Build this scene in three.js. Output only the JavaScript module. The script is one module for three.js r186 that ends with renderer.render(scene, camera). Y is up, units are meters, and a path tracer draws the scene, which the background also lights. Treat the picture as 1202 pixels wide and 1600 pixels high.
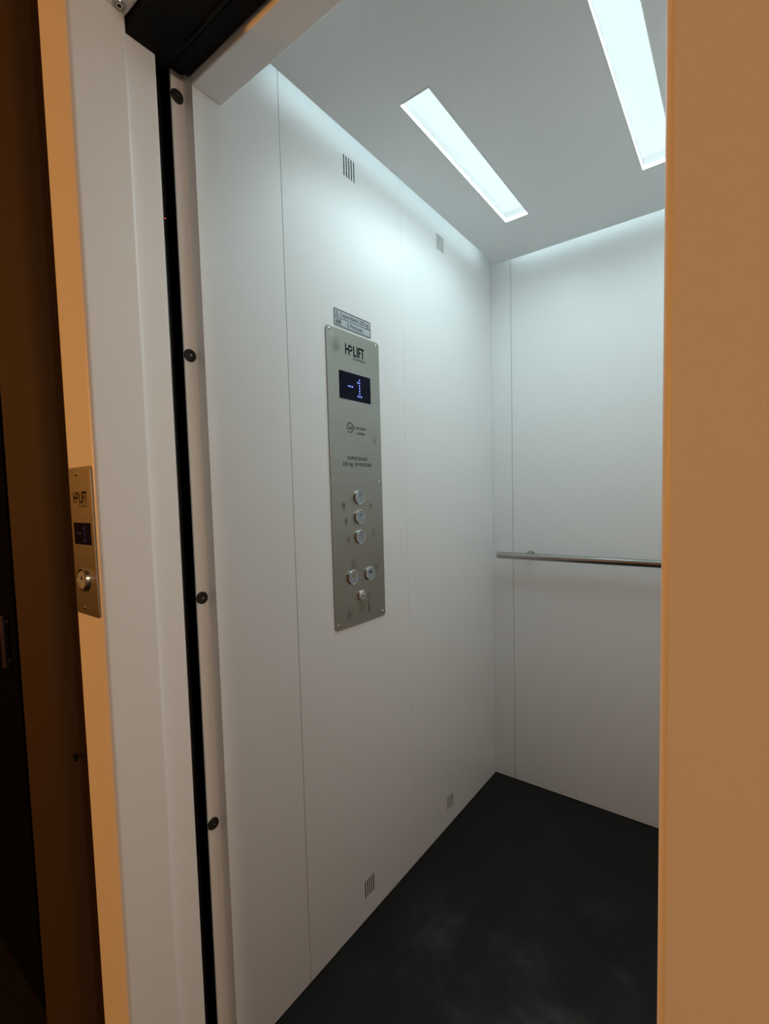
import * as THREE from 'three';
import { RoundedBoxGeometry } from 'three/addons/geometries/RoundedBoxGeometry.js';
import { mergeGeometries, toCreasedNormals } from 'three/addons/utils/BufferGeometryUtils.js';
import { RectAreaLightUniformsLib } from 'three/addons/lights/RectAreaLightUniformsLib.js';

// ---------------------------------------------------------------- camera, lights, exposure
// x = 0 is the lift car's left wall, z = 0 its back wall, y = 0 its floor; +z points out of the door
const scene = new THREE.Scene();
scene.background = new THREE.Color(0, 0, 0);
const camera = new THREE.PerspectiveCamera(94.537, 1202 / 1600, 0.02, 20);
camera.position.set(0.8526, 1.204, 1.8271);
camera.rotation.set(-0.0606, 0.6298, -0.0239, 'YXZ');
camera.setViewOffset(1202, 1600, -25, -19.34, 1202, 1600);
const renderer = new THREE.WebGLRenderer({ antialias: true });
renderer.toneMapping = THREE.LinearToneMapping;
renderer.toneMappingExposure = 1.0;
renderer.shadowMap.enabled = true;
RectAreaLightUniformsLib.init();

const COOL = new THREE.Color(0.71, 0.95, 1.0);
const WARM = new THREE.Color(1.0, 0.42, 0.10);
const PANEL_L = 15;      // the two recessed ceiling panels
const COVE_L = 5.5;       // the LED strips above the ceiling's edge
const FILL_CD = 3.0;   // the added pale fill lamp to the right on the landing
const LAMP_CD = 14;      // the warm globe lamp on the landing

function areaLight(name, w, h, from, to, intensity) {
  const l = new THREE.RectAreaLight(COOL, intensity, w, h);
  l.name = name; l.position.set(...from); l.lookAt(...to); scene.add(l);
  return l;
}
// recessed panels: x range of each, common z range
const LX = [[0.194, 0.277], [0.603, 0.686]], LZ = [0.292, 0.892], CEIL = 2.1;
for (const [x0, x1] of LX)
  areaLight('ceiling_panel_light', x1 - x0 - 0.012, LZ[1] - LZ[0] - 0.012, [(x0 + x1) / 2, CEIL + 0.010, (LZ[0] + LZ[1]) / 2], [(x0 + x1) / 2, 0, (LZ[0] + LZ[1]) / 2], PANEL_L);
// cove strips lie on the hanging ceiling and shine at the walls
const CX = [0.046, 0.836], CZ = [0.046, 1.18], INSET = 0.012, SY = CEIL + 0.034;
areaLight('cove_light_left', CZ[1] - CZ[0] - 0.1, 0.01, [CX[0] + INSET - 0.004, SY, 0.613], [-1, SY, 0.613], COVE_L);
areaLight('cove_light_right', CZ[1] - CZ[0] - 0.1, 0.01, [CX[1] - INSET + 0.004, SY, 0.613], [2, SY, 0.613], COVE_L);
areaLight('cove_light_back', CX[1] - CX[0] - 0.1, 0.01, [0.441, SY, CZ[0] + INSET - 0.004], [0.441, SY, -1], COVE_L);
// warm globe lamp standing far to the left on the landing, behind the photographer
const LAMP = new THREE.Vector3(-2.10, 1.60, 4.30);
const warm = new THREE.PointLight(WARM, LAMP_CD);
warm.name = 'landing_lamp_light'; warm.position.copy(LAMP); warm.castShadow = true; warm.shadow.radius = 5; scene.add(warm);
// added pale globe, out of view to the right: brightens the door frame's reveals
const PALE = new THREE.Color(1.0, 0.76, 0.56), FILL = new THREE.Vector3(3.0, 1.30, 2.08);
const pale = new THREE.PointLight(PALE, FILL_CD);
pale.name = 'landing_fill_light'; pale.position.copy(FILL); pale.castShadow = true; pale.shadow.radius = 4; scene.add(pale);

// ---------------------------------------------------------------- helpers
let seed = 7;
const rnd = () => { seed = (seed * 1664525 + 1013904223) >>> 0; return seed / 4294967296; };
const taken = {};
const numbered = (n) => { taken[n] = (taken[n] ?? -1) + 1; return taken[n] ? `${n}_${String(taken[n]).padStart(3, '0')}` : n; };
function mat(rgb, rough, metal = 0, extra = {}) {
  const m = new THREE.MeshPhysicalMaterial({ roughness: rough, metalness: metal, ...extra });
  m.color.setRGB(...rgb); return m;
}
function mesh(name, geo, m, parent = scene) {
  const o = new THREE.Mesh(geo, m);
  o.name = parent === scene ? numbered(name) : name;
  o.castShadow = o.receiveShadow = true; parent.add(o); return o;
}
function tag(o, label, category, group, kind) {
  o.userData.label = label; o.userData.category = category;
  if (group) o.userData.group = group;
  if (kind) o.userData.kind = kind;
  return o;
}
function thing(name, label, category, [x, y, z], turn = 0, group, kind) {
  const o = new THREE.Group(); o.name = numbered(name); o.position.set(x, y, z); o.rotation.y = turn; scene.add(o);
  return tag(o, label, category, group, kind);
}
const bx = (x0, x1, y0, y1, z0, z1, r = 0) => {
  const w = x1 - x0, h = y1 - y0, d = z1 - z0;
  const g = r ? new RoundedBoxGeometry(w, h, d, 3, r) : new THREE.BoxGeometry(w, h, d);
  return g.translate((x0 + x1) / 2, (y0 + y1) / 2, (z0 + z1) / 2);
};
const join = (...g) => mergeGeometries(g.map((q) => { const n = q.index ? q.toNonIndexed() : q; if (!n.attributes.uv) n.setAttribute('uv', new THREE.BufferAttribute(new Float32Array(n.attributes.position.count * 2), 2)); return n; }));
const struct = (name, geo, m, label, category) => tag(mesh(name, geo, m), label, category, null, 'structure');
function roundRect(x0, y0, x1, y1, r, P = THREE.Shape) {
  const s = new P();
  s.moveTo(x0 + r, y0); s.lineTo(x1 - r, y0); s.absarc(x1 - r, y0 + r, r, -Math.PI / 2, 0); s.lineTo(x1, y1 - r); s.absarc(x1 - r, y1 - r, r, 0, Math.PI / 2);
  s.lineTo(x0 + r, y1); s.absarc(x0 + r, y1 - r, r, Math.PI / 2, Math.PI); s.lineTo(x0, y0 + r); s.absarc(x0 + r, y0 + r, r, Math.PI, 1.5 * Math.PI);
  return s;
}
const extrude = (shape, depth, bevel = 0, seg = 6) => new THREE.ExtrudeGeometry(shape, { depth: depth - 2 * bevel, bevelEnabled: bevel > 0, bevelThickness: bevel, bevelSize: bevel, bevelOffset: -bevel, bevelSegments: 2, curveSegments: seg }).translate(0, 0, bevel);
// plan outline (x, z) raised from y0 to y1
function upright(points, y0, y1) {
  const s = new THREE.Shape(points.map(([x, z]) => new THREE.Vector2(x, -z)));
  const g = extrude(s, y1 - y0).rotateX(-Math.PI / 2).translate(0, y0, 0);
  return toCreasedNormals(g, 0.7);
}
const lathe = (pts, n = 32) => toCreasedNormals(new THREE.LatheGeometry(pts.map(([r, y]) => new THREE.Vector2(r, y)), n).rotateX(Math.PI / 2), 0.6);   // axis along z, facing out
function canvasTexture(w, h, draw, color = true) {
  const c = document.createElement('canvas'); c.width = w; c.height = h;
  draw(c.getContext('2d'), w, h);
  const t = new THREE.CanvasTexture(c);
  if (color) t.colorSpace = THREE.SRGBColorSpace;
  t.magFilter = THREE.LinearFilter; t.wrapS = t.wrapT = THREE.ClampToEdgeWrapping; t.anisotropy = 8;
  return t;
}
// value noise for the floor
const lattice = Array.from({ length: 65536 }, () => rnd());
const lat = (x, y) => lattice[((x & 255) + ((y & 255) << 8)) & 65535];
function vnoise(x, y) {
  const xi = Math.floor(x), yi = Math.floor(y), u = x - xi, v = y - yi, a = u * u * (3 - 2 * u), b = v * v * (3 - 2 * v);
  return (lat(xi, yi) * (1 - a) + lat(xi + 1, yi) * a) * (1 - b) + (lat(xi, yi + 1) * (1 - a) + lat(xi + 1, yi + 1) * a) * b;
}
const fbm = (x, y, n = 5) => { let s = 0, a = 0.5; for (let i = 0; i < n; i++) { s += a * vnoise(x, y); x = x * 2.03 + 17; y = y * 2.03 + 9; a *= 0.5; } return s; };

// ---------------------------------------------------------------- materials
const white = mat([0.94, 0.94, 0.935], 0.42);
const ceilWhite = mat([0.84, 0.85, 0.85], 0.6);
const frameWhite = mat([0.93, 0.925, 0.915], 0.42);
const trimWhite = mat([0.86, 0.86, 0.86], 0.5);
const black = mat([0.003, 0.003, 0.003], 0.75, 0, { specularIntensity: 0.4 });
const shaftBlack = mat([0.004, 0.004, 0.004], 0.95, 0, { specularIntensity: 0.2 });
const rubber = mat([0.009, 0.009, 0.009], 0.6);
const chrome = mat([0.72, 0.72, 0.71], 0.16, 1);
const satin = mat([0.44, 0.43, 0.41], 0.24, 1);
const cap = mat([0.62, 0.64, 0.66], 0.34, 1);
const brown = mat([0.050, 0.030, 0.017], 0.75, 0, { specularIntensity: 0.4 });
const cream = mat([0.32, 0.30, 0.27], 0.85);

// ---------------------------------------------------------------- the car: floor, walls, ceiling
const W = 0.882, D = 1.289;
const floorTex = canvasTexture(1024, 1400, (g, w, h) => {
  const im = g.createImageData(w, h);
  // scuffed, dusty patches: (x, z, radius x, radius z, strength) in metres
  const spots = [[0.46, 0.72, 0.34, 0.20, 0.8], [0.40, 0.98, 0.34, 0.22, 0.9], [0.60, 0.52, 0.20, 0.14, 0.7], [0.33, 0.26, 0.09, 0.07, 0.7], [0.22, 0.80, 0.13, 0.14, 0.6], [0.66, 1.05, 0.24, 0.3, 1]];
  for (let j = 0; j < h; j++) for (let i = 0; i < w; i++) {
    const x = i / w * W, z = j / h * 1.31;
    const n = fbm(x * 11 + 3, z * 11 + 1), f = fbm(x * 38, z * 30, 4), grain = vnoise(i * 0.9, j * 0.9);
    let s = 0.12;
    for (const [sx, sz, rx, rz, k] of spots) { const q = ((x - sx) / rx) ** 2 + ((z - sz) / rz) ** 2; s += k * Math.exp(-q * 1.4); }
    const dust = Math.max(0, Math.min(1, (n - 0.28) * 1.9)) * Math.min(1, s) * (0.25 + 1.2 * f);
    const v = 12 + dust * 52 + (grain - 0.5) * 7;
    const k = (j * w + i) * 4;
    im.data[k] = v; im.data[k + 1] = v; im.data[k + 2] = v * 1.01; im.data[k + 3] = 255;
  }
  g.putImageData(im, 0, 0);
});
{
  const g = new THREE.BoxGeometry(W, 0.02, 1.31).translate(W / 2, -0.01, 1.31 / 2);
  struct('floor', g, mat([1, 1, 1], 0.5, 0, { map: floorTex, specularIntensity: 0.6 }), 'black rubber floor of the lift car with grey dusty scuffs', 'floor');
}
const WALL_TOP = 2.19;
// thin folded sheets; a wall's local frame: u runs along the wall, y up, sheet faces local +z
function sheet(parent, u0, u1, slots = []) {
  const s = new THREE.Shape();
  s.moveTo(u0, 0.002); s.lineTo(u1, 0.002); s.lineTo(u1, WALL_TOP); s.lineTo(u0, WALL_TOP); s.closePath();
  for (const [a, b, c, d] of slots) s.holes.push(roundRect(a, b, c, d, 0.0012, THREE.Path));
  return mesh('wall_panel', extrude(s, 0.0012).translate(0, 0, -0.0012), white, parent);
}
// ventilation slots: z range and y range of each group of five on the left wall
const VENTS = [[0.828, 0.870, 2.035, 2.088, 'five dark vertical vent slots above the button panel under the ceiling'], [0.368, 0.411, 2.031, 2.083, 'five dark vertical vent slots under the ceiling near the back corner'], [0.829, 0.869, 0.063, 0.114, 'five dark vertical vent slots low above the floor below the button panel'], [0.369, 0.410, 0.061, 0.110, 'five dark vertical vent slots above the floor near the back corner']];
const slotRects = VENTS.map(([z0, z1, y0, y1]) => Array.from({ length: 5 }, (_, k) => { const c = z0 + 0.0018 + k * (z1 - z0 - 0.0036) / 4; return [c - 0.0022, c + 0.0022, y0, y1]; }));
{
  const g = thing('wall_left', 'white sheet metal panels of the left wall of the lift car', 'wall', [0, 0, 0], Math.PI / 2, null, 'structure');
  const u = (r) => r.map(([a, b, c, d]) => [-b, c, -a, d]);      // local x = -z
  sheet(g, -0.0885, -0.0002);
  sheet(g, -0.6208, -0.0890, [...u(slotRects[1]), ...u(slotRects[3])]);
  sheet(g, -1.0796, -0.6214, [...u(slotRects[0]), ...u(slotRects[2])]);
  sheet(g, -1.2890, -1.0810);
  mesh('backing', bx(-1.262, 0.02, 0, 2.22, -0.04, -0.012), shaftBlack, g);
  const b = thing('wall_back', 'white sheet metal panels of the back wall of the lift car', 'wall', [0, 0, 0], 0, null, 'structure');
  sheet(b, 0.0002, 0.0880); sheet(b, 0.0894, W - 0.0894); sheet(b, W - 0.0880, W - 0.0002);
  mesh('backing', bx(-0.02, W + 0.02, 0, 2.22, -0.04, -0.012), shaftBlack, b);
  const r = thing('wall_right', 'white sheet metal panels of the right wall of the lift car', 'wall', [W, 0, 0], -Math.PI / 2, null, 'structure');
  sheet(r, 0.0002, 0.0885); sheet(r, 0.0890, 0.6208); sheet(r, 0.6214, 1.0796); sheet(r, 1.0810, 1.2890);
  mesh('backing', bx(-0.02, 1.262, 0, 2.22, -0.04, -0.012), shaftBlack, r);
}
VENTS.forEach(([z0, z1, y0, y1, label], i) => {
  const v = thing('air_vent', label, 'vent', [0, y0, (z0 + z1) / 2], Math.PI / 2, 'vent slots in the left wall');
  for (const [a, b, c, d] of slotRects[i]) {
    const cx = (z0 + z1) / 2 - (a + b) / 2;
    mesh('slot', bx(cx - 0.0028, cx + 0.0028, -0.001, d - c + 0.001, -0.0028, -0.0018), shaftBlack, v);
  }
});
struct('ceiling_roof', bx(-0.04, W + 0.04, 2.2, 2.22, -0.04, D), white, 'white roof of the lift car above the hanging ceiling', 'ceiling');
{
  // hanging ceiling panel, open where the two lights sit
  const s = new THREE.Shape();
  s.moveTo(CX[0], -CZ[0]); s.lineTo(CX[1], -CZ[0]); s.lineTo(CX[1], -CZ[1]); s.lineTo(CX[0], -CZ[1]); s.closePath();
  for (const [x0, x1] of LX) { const p = new THREE.Path(); p.moveTo(x0, -LZ[0]); p.lineTo(x1, -LZ[0]); p.lineTo(x1, -LZ[1]); p.lineTo(x0, -LZ[1]); p.closePath(); s.holes.push(p); }
  struct('ceiling', extrude(s, 0.018).rotateX(-Math.PI / 2).translate(0, CEIL, 0), ceilWhite, 'grey-white hanging ceiling panel of the lift car', 'ceiling');
}

// ---------------------------------------------------------------- ceiling lights
const diffuserMat = new THREE.MeshStandardMaterial({ color: 0x000000, emissive: new THREE.Color(0.80, 0.985, 1.0), emissiveIntensity: 1.0, roughness: 0.6 });
const ledMat = new THREE.MeshStandardMaterial({ color: 0x000000, emissive: COOL, emissiveIntensity: 1.2, roughness: 0.6 });
['recessed ceiling light nearer the left wall and the button panel', 'recessed ceiling light beside the orange-lit jamb, cut off by it'].forEach((label, i) => {
  const [x0, x1] = LX[i], hw = (x1 - x0) / 2, hz = (LZ[1] - LZ[0]) / 2, t = 0.003;
  const l = thing('ceiling_light', label, 'light', [(x0 + x1) / 2, CEIL, (LZ[0] + LZ[1]) / 2], 0, 'recessed ceiling lights');
  mesh('frame', join(bx(-hw, -hw + t, -0.001, 0.034, -hz, hz), bx(hw - t, hw, -0.001, 0.034, -hz, hz), bx(-hw + t, hw - t, -0.001, 0.034, -hz, -hz + t), bx(-hw + t, hw - t, -0.001, 0.034, hz - t, hz)), trimWhite, l);
  mesh('diffuser', bx(-hw + t, hw - t, 0.030, 0.033, -hz + t, hz - t), diffuserMat, l);
  mesh('housing', bx(-hw, hw, 0.034, 0.05, -hz, hz), trimWhite, l);
});
for (const [label, a] of [['led strip lying on the ceiling panel along the left wall', [CX[0] + INSET, CX[0] + INSET + 0.012, CZ[0] + 0.05, CZ[1] - 0.05]], ['led strip lying on the ceiling panel along the right wall', [CX[1] - INSET - 0.012, CX[1] - INSET, CZ[0] + 0.05, CZ[1] - 0.05]], ['led strip lying on the ceiling panel along the back wall', [CX[0] + 0.05, CX[1] - 0.05, CZ[0] + INSET, CZ[0] + INSET + 0.012]]]) {
  const [x0, x1, z0, z1] = a, along = z1 - z0 > x1 - x0;
  const s = thing('led_strip', label, 'light strip', [(x0 + x1) / 2, CEIL + 0.018, (z0 + z1) / 2], 0, 'led strips above the ceiling panel');
  const hx = (x1 - x0) / 2, hz = (z1 - z0) / 2;
  mesh('channel', bx(-hx, hx, 0, 0.022, -hz, hz), trimWhite, s);
  const out = along ? Math.sign(0.441 - (x0 + x1) / 2) : 1;
  mesh('glowing_strip', along ? bx(-out * hx - 0.001, -out * hx + 0.001, 0.012, 0.020, -hz, hz) : bx(-hx, hx, 0.012, 0.020, -hz - 0.001, -hz + 0.001), ledMat, s);
}

// ---------------------------------------------------------------- door frames of car and landing
{
  const arc = []; for (let k = 0; k <= 8; k++) { const a = k / 8 * Math.PI / 2; arc.push([-0.020 - 0.010 * Math.sin(a), 1.299 - 0.010 * Math.cos(a)]); }
  struct('trim_1', upright([[-0.0014, 1.262], [-0.0014, 1.289], ...arc, [-0.030, 1.313], [-0.034, 1.313], [-0.034, 1.262]], 0, 2.013), frameWhite, 'white folded metal door post of the lift car carrying black rubber bumpers', 'door post');
}
struct('trim_2', bx(0, W, 1.983, 2.2, 1.227, 1.290, 0.003), frameWhite, 'white lintel of the lift car over the doorway', 'lintel');
struct('trim_3', bx(0.845, W + 0.04, 0, 1.983, 1.227, 1.289, 0.003), frameWhite, 'white right door post of the lift car', 'door post');
const LF = 1.4995;       // front of the landing frame
struct('trim_4', join(bx(-0.098, 0.012, 0, 2.21, 1.410, LF, 0.007), bx(-0.06, 0, 0, 1.99, 1.357, 1.412, 0.002)), frameWhite, 'white metal landing door jamb with the call panel, orange-lit on its front', 'door jamb');
struct('trim_5', join(bx(0.811, 0.93, 0, 2.21, 1.410, LF, 0.006), bx(0.823, 0.90, 0, 1.99, 1.357, 1.412, 0.002)), frameWhite, 'orange-lit landing door jamb along the right edge', 'door jamb');
struct('trim_6', bx(0.010, 0.813, 2.006, 2.21, 1.410, LF - 0.0005, 0.002), frameWhite, 'white metal head of the landing door frame', 'door head');
{
  const o = thing('door_header', 'black door drive box above the doorway gap', 'door drive', [0.42, 1.99, 1.35], 0);
  mesh('cover', bx(-0.43, 0.42, 0, 0.2, -0.020, 0.058, 0.002), black, o);
  mesh('track', bx(-0.424, 0.42, 0.006, 0.2, -0.058, -0.024, 0.002), black, o);
  mesh('lip', bx(-0.36, 0.42, -0.004, 0.001, -0.016, -0.012, 0.001), black, o);
}
struct('wall_shaft', join(bx(-0.30, -0.28, 0, 2.21, 1.25, 1.42), bx(-0.30, -0.034, 0, 2.21, 1.262, 1.275), bx(-0.30, -0.06, 0, 2.21, 1.39, 1.41), bx(-0.30, -0.012, 2.013, 2.21, 1.262, 1.41), bx(0.93, 0.95, 0, 2.21, 1.25, 1.45), bx(-0.3, 0.95, -0.03, -0.02, 1.25, 1.45)), shaftBlack, 'dark shaft side seen through the gap between car and landing', 'shaft');
{
  const o = thing('light_curtain', 'slim black light curtain bar with a tiny red lamp in the door gap', 'sensor', [-0.062, 0.0, 1.331]);
  mesh('bar', bx(-0.012, 0.012, 0.005, 2.0, -0.010, 0.010, 0.003), black, o);
  mesh('window', bx(0.0115, 0.0125, 0.1, 1.95, -0.003, 0.003), mat([0.012, 0.01, 0.012], 0.12), o);
  const red = new THREE.MeshStandardMaterial({ color: 0x200000, emissive: new THREE.Color(1, 0.12, 0.04), emissiveIntensity: 1.5 });
  mesh('red_lamp', new THREE.SphereGeometry(0.0011, 12, 8).translate(0.0125, 1.742, -0.004), red, o);
}
// rubber bumpers
[[1.968, 'topmost black rubber bumper on the white door post'], [1.487, 'second black rubber bumper from the top of the door post'], [1.008, 'third black rubber bumper from the top of the door post'], [0.534, 'lowest black rubber bumper on the white door post']].forEach(([y, label]) => {
  const b = thing('rubber_bumper', label, 'bumper', [-0.030, y, 1.3025], Math.PI / 2, 'rubber bumpers on the door post');
  mesh('pad', lathe([[0, 0.0044], [0.0030, 0.0045], [0.0085, 0.0052], [0.0108, 0.0042], [0.0124, 0.002], [0.0124, 0], [0.0, 0]]), rubber, b);
  mesh('screw', lathe([[0.0011, 0.0040], [0.0012, 0.0052], [0.0019, 0.0053], [0.0022, 0.0048], [0.0022, 0.004]], 20), chrome, b);
});
{
  const s = thing('frame_bolt', 'countersunk bolt under the white landing door head', 'bolt', [0.022, 2.006, 1.425]);
  s.rotation.x = Math.PI / 2;
  mesh('washer', lathe([[0.0055, 0.0002], [0.0060, 0.0012], [0.0095, 0.0012], [0.0100, 0]]), satin, s);
  mesh('head', lathe([[0.0, 0.0002], [0.0030, 0.0002], [0.0032, 0.0016], [0.0048, 0.0016], [0.0055, 0.0004]], 24), chrome, s);
  mesh('socket', new THREE.CylinderGeometry(0.003, 0.003, 0.0004, 6).rotateX(Math.PI / 2).translate(0, 0, 0.0005), black, s);
}

// ---------------------------------------------------------------- printing helpers
function brushed(g, w, h, tone, streak) {
  g.fillStyle = `rgb(${tone})`; g.fillRect(0, 0, w, h);
  for (let k = 0; k < h * 1.2; k++) { const v = rnd(); g.fillStyle = v > 0.5 ? `rgba(255,255,250,${streak * rnd()})` : `rgba(0,0,0,${streak * rnd()})`; const x = rnd() * w - w * 0.3; g.fillRect(x, Math.floor(rnd() * h), w * (0.2 + rnd() * 0.7), 1); }
}
function smudge(g, x, y, r, a, dark = true) {
  for (let k = 0; k < 90; k++) { const t = rnd() * 6.28, q = r * rnd(); g.fillStyle = dark ? `rgba(50,46,38,${a * 0.28 * rnd()})` : `rgba(220,220,210,${a * 0.28 * rnd()})`; g.beginPath(); g.ellipse(x + q * Math.cos(t), y + 1.5 * q * Math.sin(t), r * (0.2 + 0.4 * rnd()), r * (0.3 + 0.5 * rnd()), rnd() * 3, 0, 6.3); g.fill(); }
}
// the lift maker's mark: slanted H joined to P, then LIFT
function mark(g, x, y, w, h) {
  g.save(); g.translate(x, y); g.scale(w / 100, h / 34); g.fillStyle = '#050505'; g.strokeStyle = '#050505';
  g.fillRect(0, 0, 5.5, 34); g.fillRect(5, 14, 10, 6);
  g.beginPath(); g.moveTo(21, 0); g.lineTo(27, 0); g.lineTo(17, 20); g.lineTo(11, 20); g.fill();
  g.fillRect(17, 20, 6, 14);
  g.lineWidth = 5.4; g.beginPath(); g.moveTo(24, 5); g.lineTo(30, 5); g.quadraticCurveTo(35.5, 5, 35.5, 11.5); g.quadraticCurveTo(35.5, 18.5, 30, 18.5); g.lineTo(19, 18.5); g.stroke();
  g.fillRect(42, 0, 6, 34); g.fillRect(42, 28, 15, 6);
  g.fillRect(60, 0, 6, 34);
  g.fillRect(69, 0, 6, 34); g.fillRect(69, 0, 15, 6); g.fillRect(69, 14, 13, 5.5);
  g.fillRect(83, 0, 17, 6); g.fillRect(88.5, 0, 6, 34);
  g.restore();
}
function text(g, s, x, y, size, width, weight = 'bold', color = '#0a0a0a') {
  g.save(); g.fillStyle = color; g.font = `${weight} ${size}px sans-serif`; g.textAlign = 'center'; g.textBaseline = 'middle';
  const m = g.measureText(s).width; g.translate(x, y); if (width) g.scale(width / m, 1); g.fillText(s, 0, 0); g.restore();
}
const PX = 2440;         // texture pixels per metre
function facePlate(parent, w, h, r, depth, tex, rough, extra) {
  tex.repeat.set(1 / w, 1 / h); tex.offset.set(0.5, 0);
  return mesh('faceplate', extrude(roundRect(-w / 2, 0, w / 2, h, r), depth, 0.0004, 8), mat([1, 1, 1], rough, 1, { map: tex, ...extra }), parent);
}
function screw(parent, x, y, z, r = 0.0042) {
  const s = mesh('screw', lathe([[0, 0.0024], [r * 0.4, 0.0022], [r * 0.75, 0.0014], [r, 0]], 20), chrome, parent); s.position.set(x, y, z);
  const c = mesh('cross', join(bx(-r * 0.55, r * 0.55, -r * 0.12, r * 0.12, 0.0016, 0.00255), bx(-r * 0.12, r * 0.12, -r * 0.55, r * 0.55, 0.0016, 0.00255)), black, s);
  return s;
}
function button(parent, x, y, z, r, draw, label) {
  const t = canvasTexture(128, 128, (g, w, h) => { g.fillStyle = '#a3abb4'; g.fillRect(0, 0, w, h); draw(g); });
  const b = new THREE.Group(); b.name = 'button'; b.position.set(x, y, z); parent.add(b); if (label) b.userData.label = label;
  mesh('bezel', lathe([[r * 0.80, 0.0034], [r * 0.82, 0.0058], [r * 0.92, 0.0062], [r * 0.98, 0.0050], [r, 0]], 40), chrome, b);
  t.repeat.set(1 / (1.62 * r), 1 / (1.62 * r)); t.offset.set(0.5, 0.5);
  const s = new THREE.Shape(); s.absarc(0, 0, r * 0.775, 0, Math.PI * 2);
  mesh('cap', extrude(s, 0.0052, 0.0005, 20), mat([1, 1, 1], 0.45, 0.35, { map: t }), b);
  return b;
}
const blueDot = new THREE.MeshStandardMaterial({ color: 0x000010, emissive: new THREE.Color(0.20, 0.26, 1.0), emissiveIntensity: 1.9, roughness: 0.5 });
const dimDot = new THREE.MeshStandardMaterial({ color: 0x000010, emissive: new THREE.Color(0.006, 0.008, 0.06), emissiveIntensity: 1.0, roughness: 0.5 });
const displayGlass = mat([0.003, 0.003, 0.016], 0.3, 0, { specularIntensity: 0.15 });
const dotGeo = new THREE.SphereGeometry(1, 14, 10);
function dots(display, x1, y1, xm, pitch, r, m, zf) {
  const put = (x, y) => { const d = mesh('led_dot', dotGeo, m, display); d.scale.set(r, r * 1.05, 0.0006); d.position.set(x, y, zf); };
  for (let k = 0; k < 7; k++) put(x1, y1 - k * pitch);
  put(x1 - pitch, y1 - pitch); put(x1 - pitch, y1 - 6 * pitch); put(x1 + pitch, y1 - 6 * pitch);
  for (let k = 0; k < 3; k++) put(xm + k * pitch, y1 - 3 * pitch);
}

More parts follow.
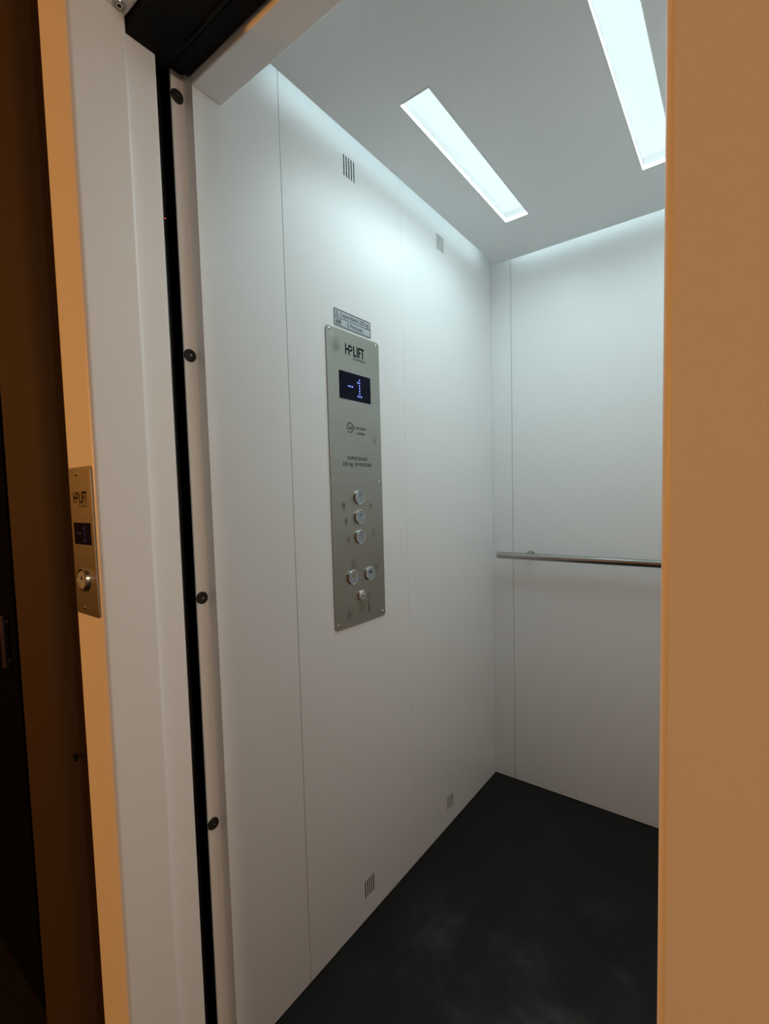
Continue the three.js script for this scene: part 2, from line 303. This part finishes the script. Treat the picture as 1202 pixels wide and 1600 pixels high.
// ---------------------------------------------------------------- the car's button panel
{
  const w = 0.2096, h = 0.7804, y0 = 0.8555;
  const tex = canvasTexture(Math.round(w * PX), Math.round(h * PX), (g, tw, th) => {
    const X = (x) => (x + w / 2) * PX, Y = (y) => (h - (y - y0)) * PX, S = (m) => m * PX;
    brushed(g, tw, th, '168,168,160', 0.05);
    for (const [x, y, r, a] of [[-0.07, 1.59, 0.02, 0.05], [-0.06, 1.18, 0.008, 0.16], [-0.052, 1.14, 0.007, 0.16], [-0.045, 1.09, 0.008, 0.1], [0.05, 1.18, 0.008, 0.08], [0.06, 1.10, 0.01, 0.06], [0.075, 1.36, 0.008, 0.1], [-0.03, 1.02, 0.012, 0.08], [0.0, 0.90, 0.02, 0.06], [0.07, 1.0, 0.012, 0.06], [-0.05, 0.89, 0.016, 0.05]]) smudge(g, X(x), Y(y), S(r), a);
    smudge(g, X(-0.085), Y(1.615), S(0.012), 0.06, false);
    mark(g, X(-0.0365), Y(1.6045), S(0.0755), S(0.0275));
    text(g, 'ELEVADORES', X(0.018), Y(1.5705), S(0.0085), S(0.05), 'bold', '#2a2a28');
    // no smoking sign
    g.strokeStyle = '#4c4c48'; g.lineWidth = S(0.0028); g.beginPath(); g.arc(X(-0.026), Y(1.3875), S(0.0125), 0, 6.3); g.stroke();
    g.fillStyle = '#1a1a18'; g.fillRect(X(-0.034), Y(1.3865), S(0.012), S(0.0025)); g.fillRect(X(-0.0205), Y(1.394), S(0.003), S(0.010));
    g.beginPath(); g.moveTo(X(-0.036), Y(1.397)); g.lineTo(X(-0.0165), Y(1.378)); g.lineWidth = S(0.002); g.stroke();
    text(g, 'É PROIBIDO', X(0.0145), Y(1.388), S(0.0098), S(0.052));
    text(g, 'FUMAR', X(0.0165), Y(1.3745), S(0.0098), S(0.033));
    text(g, 'CAPACIDADE', X(0.0), Y(1.3065), S(0.0125), S(0.083));
    text(g, '225 kg  03 PESSOAS', X(0.0), Y(1.2905), S(0.0125), S(0.118));
    // key symbol beside the key switch
    g.strokeStyle = g.fillStyle = '#4a3a2c'; g.lineWidth = S(0.0014);
    g.beginPath(); g.arc(X(0.031), Y(0.926), S(0.006), 0, 6.3); g.stroke();
    g.fillRect(X(0.0275), Y(0.915), S(0.0014), S(0.008)); g.fillRect(X(0.0297), Y(0.908), S(0.003), S(0.028)); g.fillRect(X(0.0325), Y(0.888), S(0.003), S(0.0022));
  });
  const p = thing('control_panel', 'tall brushed steel lift button panel with blue display and round buttons', 'control panel', [0, y0, 0.8518], Math.PI / 2);
  facePlate(p, w, h, 0.009, 0.003, tex, 0.36, { anisotropy: 0.55, anisotropyRotation: 0 });
  const L = (y) => y - y0;
  const d = mesh('display', extrude(roundRect(-0.0630, L(1.460), 0.0630, L(1.5315), 0.001), 0.0012, 0.0002).translate(0, 0, 0.0024), displayGlass, p);
  d.userData.label = 'dark blue dot matrix display reading -1';
  dots(d, 0.0162, L(1.5175), -0.0275, 0.0073, 0.0021, blueDot, 0.0037);
  for (const x of [-0.0935, 0.0935]) for (const y of [1.6265, 1.246, 0.8695]) screw(p, x, L(y), 0.003);
  const digit = (s, x = 64) => (g) => text(g, s, x, 44, 50, 0, 'bold');
  button(p, 0, L(1.2025), 0.003, 0.0198, digit('1'), 'round floor button marked 1');
  button(p, 0, L(1.149), 0.003, 0.0198, digit('0'), 'round floor button marked 0');
  button(p, 0, L(1.095), 0.003, 0.0198, digit('-1', 60), 'round floor button marked -1');
  button(p, -0.0355, L(0.9885), 0.003, 0.0198, (g) => {
    g.fillStyle = '#a89a4a'; g.strokeStyle = '#8f8232'; g.lineWidth = 4;
    g.beginPath(); g.moveTo(40, 62); g.quadraticCurveTo(50, 54, 50, 40); g.quadraticCurveTo(52, 24, 64, 24); g.quadraticCurveTo(76, 24, 78, 40); g.quadraticCurveTo(78, 54, 88, 62); g.closePath(); g.fill(); g.stroke();
    g.beginPath(); g.arc(64, 67, 6, 0, 6.3); g.fill();
  }, 'round alarm button with a yellow bell');
  button(p, 0.0360, L(0.989), 0.003, 0.0198, (g) => {
    g.fillStyle = '#14181c'; g.beginPath(); g.moveTo(58, 30); g.lineTo(58, 66); g.lineTo(34, 48); g.fill(); g.beginPath(); g.moveTo(72, 30); g.lineTo(72, 66); g.lineTo(96, 48); g.fill(); g.fillRect(62.5, 28, 5, 40);
  }, 'round door open button with two arrows');
  const k = new THREE.Group(); k.name = 'key_switch'; k.position.set(0, L(0.933), 0.003); p.add(k);
  mesh('collar', lathe([[0.0085, 0.003], [0.0090, 0.0056], [0.0120, 0.0056], [0.0145, 0.0034], [0.0150, 0]], 36), chrome, k);
  mesh('barrel', lathe([[0, 0.0068], [0.0070, 0.0068], [0.0085, 0.0056], [0.0085, 0.002]], 30), chrome, k);
  mesh('keyhole', bx(-0.0055, 0.0055, -0.0012, 0.0012, 0.0066, 0.0071).rotateZ(-0.6), black, k);
}
// capacity plate above the panel
{
  const w = 0.146, h = 0.0445;
  const tex = canvasTexture(876, 267, (g, tw, th) => {
    g.fillStyle = '#c3c9ce'; g.fillRect(0, 0, tw, th);
    g.strokeStyle = '#0c1013'; g.lineWidth = 12; g.strokeRect(14, 14, tw - 28, th - 28);
    g.fillStyle = '#0c1013'; g.fillRect(14, 126, tw - 28, 11);
    g.beginPath(); g.arc(70, 46, 13, 0, 6.3); g.lineWidth = 7; g.stroke();
    g.beginPath(); g.moveTo(48, 62); g.lineTo(92, 62); g.lineTo(102, 112); g.lineTo(38, 112); g.closePath(); g.stroke(); text(g, 'kg', 70, 88, 36, 0, 'bold', '#20262a');
    text(g, 'Capacidade 225 kg', 480, 74, 82, 690, 'bold', '#0c1013');
    text(g, '3 Pessoas', 480, 193, 80, 380, 'bold', '#0c1013');
    g.fillStyle = '#15191c';
    for (let k = 0; k < 3; k++) { const x = 60 + k * 40; g.beginPath(); g.arc(x, 160, 11, 0, 6.3); g.fill(); g.fillRect(x - 14, 174, 28, 34); g.fillRect(x - 10, 200, 20, 38); }
  });
  tex.repeat.set(1 / w, 1 / h); tex.offset.set(0.5, 0);
  const o = thing('capacity_sign', 'small silver capacity plate above the steel button panel', 'sign', [0, 1.642, 0.8515], Math.PI / 2);
  mesh('plate', extrude(roundRect(-w / 2, 0, w / 2, h, 0.004), 0.0014, 0.0002, 6).translate(0, 0, 0), mat([1, 1, 1], 0.35, 0.25, { map: tex }), o);
}

// ---------------------------------------------------------------- landing call panel
{
  const w = 0.087, h = 0.249, y0 = 1.015;
  const tex = canvasTexture(Math.round(w * PX * 1.6), Math.round(h * PX * 1.6), (g, tw, th) => {
    const Q = PX * 1.6, X = (x) => (x + w / 2) * Q, Y = (y) => (h - (y - y0)) * Q, S = (m) => m * Q;
    brushed(g, tw, th, '160,158,150', 0.05);
    mark(g, X(-0.030), Y(1.2235), S(0.055), S(0.0195));
    text(g, 'ELEVADORES', X(0.007), Y(1.1995), S(0.006), S(0.036), 'bold', '#2a2622');
  });
  const p = thing('call_panel', 'narrow steel landing call panel with one round button on the jamb', 'call panel', [-0.0420, y0, LF], 0);
  facePlate(p, w, h, 0.006, 0.0028, tex, 0.34);
  const L = (y) => y - y0;
  const d = mesh('display', extrude(roundRect(-0.034, L(1.135), 0.033, L(1.1715), 0.001), 0.001, 0.0002).translate(0, 0, 0.0024), mat([0.003, 0.003, 0.020], 0.3, 0, { specularIntensity: 0.15 }), p);
  dots(d, 0.010, L(1.1655), -0.014, 0.0040, 0.0012, dimDot, 0.0035);
  d.userData.label = 'small dark blue display';
  screw(p, -0.010, L(1.252), 0.0028, 0.003); screw(p, -0.010, L(1.027), 0.0028, 0.003);
  button(p, -0.003, L(1.0755), 0.0028, 0.0195, (g) => { g.fillStyle = '#101010'; g.beginPath(); g.moveTo(64, 28); g.lineTo(84, 62); g.lineTo(44, 62); g.fill(); }, 'round call button with an up arrow');
}

// ---------------------------------------------------------------- handrail on the back wall
{
  const r = thing('handrail', 'round stainless steel handrail on the back wall of the car', 'handrail', [0.441, 0.956, 0], 0);
  const prof = [[0, -0.393], [0.0115, -0.393], [0.013, -0.3915], [0.013, 0.3915], [0.0115, 0.393], [0, 0.393]];
  const bar = mesh('bar', toCreasedNormals(new THREE.LatheGeometry(prof.map(([a, b]) => new THREE.Vector2(a, b)), 40).rotateZ(Math.PI / 2).translate(0, 0, 0.062), 0.6), satin, r);
  for (const x of [-0.277, 0.277]) {
    const b = new THREE.Group(); b.name = 'bracket'; b.position.set(x, 0, 0); r.add(b);
    mesh('rosette', lathe([[0.0, 0.005], [0.014, 0.005], [0.017, 0.003], [0.017, 0]], 30), satin, b);
    mesh('stem', lathe([[0.0065, 0.004], [0.0065, 0.056]], 20), satin, b);
  }
}

// ---------------------------------------------------------------- the landing around the frame
const HX = 0.385, HY0 = 0.825, HY1 = 0.950, NX = -0.176, NY = 0.722, NZ = 1.489;
{
  const round = (cx, cz, r, a0, a1) => Array.from({ length: 9 }, (_, k) => { const a = a0 + (a1 - a0) * k / 8; return [cx + r * Math.cos(a), cz + r * Math.sin(a)]; });
  const ramp = Array.from({ length: 11 }, (_, k) => { const t = k / 10; return [-0.099 - 0.115 * t, 1.430 + 0.078 * t * t * (3 - 2 * t)]; });
  struct('trim_7', upright([[-0.099, 1.40], ...ramp, ...round(-0.386, 1.453, 0.055, Math.PI / 2, Math.PI), [-0.441, 1.40]], 0, 2.21), brown, 'dark brown moulded wall casing left of the landing jamb', 'casing');
}
tag(mesh('casing_nick', join(bx(-0.018, 0.012, -0.0014, 0.0014, 0, 0.006).rotateZ(0.25), bx(0.006, 0.009, -0.008, 0.006, 0, 0.006)).translate(NX, NY, NZ), black), 'small dark nick on the brown casing', 'mark');
{
  const o = thing('door_1', 'black door at the far left edge beside the brown casing', 'door', [-0.92, 0, 1.490], 0, null, 'structure');
  mesh('leaf', bx(-0.50, 0.44, 0, 2.21, -0.03, 0.0), mat([0.003, 0.003, 0.003], 1, 0, { specularIntensity: 0.05 }), o);
  mesh('handle', join(bx(HX - 0.007, HX + 0.007, HY0, HY1, 0.006, 0.014, 0.003), bx(HX - 0.004, HX + 0.004, HY0 + 0.012, HY0 + 0.020, -0.001, 0.008), bx(HX - 0.004, HX + 0.004, HY1 - 0.02, HY1 - 0.012, -0.001, 0.008)), mat([0.08, 0.06, 0.06], 0.45, 1), o);
}
struct('wall_landing_front', join(bx(0.911, 3.2, 0, 2.21, 1.44, 1.498), bx(-3.2, 3.2, 2.21, 2.6, 1.40, 1.5), bx(-3.2, -1.25, 0, 2.21, 1.42, 1.5)), cream, 'wall around the lift door on the landing', 'wall');
struct('wall_landing_left', bx(-3.26, -3.2, 0, 2.6, 1.40, 5.5), brown, 'dark brown left wall of the landing', 'wall');
struct('wall_landing_right', bx(3.2, 3.26, 0, 2.6, 1.40, 5.5), cream, 'right wall of the landing', 'wall');
struct('wall_landing_rear', bx(-3.26, 3.26, 0, 2.6, 5.5, 5.56), cream, 'wall of the landing behind the photographer', 'wall');
struct('ceiling_landing', bx(-3.26, 3.26, 2.6, 2.66, 1.38, 5.56), cream, 'ceiling of the landing', 'ceiling');
struct('floor_landing', bx(-3.26, 3.26, -0.04, -0.002, 1.33, 5.56), mat([0.007, 0.005, 0.004], 0.8, 0, { specularIntensity: 0.4 }), 'very dark floor of the landing', 'floor');
{
  const l = thing('floor_lamp', 'tall warm globe lamp standing on the landing behind the photographer', 'lamp', [LAMP.x, -0.002, LAMP.z]);
  mesh('base', new THREE.LatheGeometry([[0, 0], [0.14, 0], [0.14, 0.012], [0.02, 0.025], [0, 0.026]].map(([a, b]) => new THREE.Vector2(a, b)), 32), black, l);
  mesh('pole', new THREE.CylinderGeometry(0.012, 0.012, LAMP.y - 0.11, 20).translate(0, (LAMP.y - 0.11) / 2 + 0.02, 0), black, l);
  mesh('globe', new THREE.SphereGeometry(0.1, 32, 20).translate(0, LAMP.y + 0.002, 0), new THREE.MeshStandardMaterial({ color: 0x000000, emissive: WARM, emissiveIntensity: 5 }), l);
}
{
  const l = thing('added_globe', 'pale warm globe added out of view on the right of the landing to brighten the door reveals', 'lamp', [3.2, FILL.y, FILL.z]);  // body for the added fill light, invented to lift the jamb reveals
  mesh('plate', new THREE.CylinderGeometry(0.05, 0.05, 0.015, 28).rotateZ(Math.PI / 2).translate(-0.0075, 0, 0), trimWhite, l);
  mesh('arm', new THREE.CylinderGeometry(0.010, 0.010, 0.12, 16).rotateZ(Math.PI / 2).translate(-0.07, 0, 0), trimWhite, l);
  mesh('globe', new THREE.SphereGeometry(0.08, 32, 20).translate(-0.2, 0, 0), new THREE.MeshStandardMaterial({ color: 0x000000, emissive: PALE, emissiveIntensity: 4 }), l);
}

renderer.render(scene, camera);
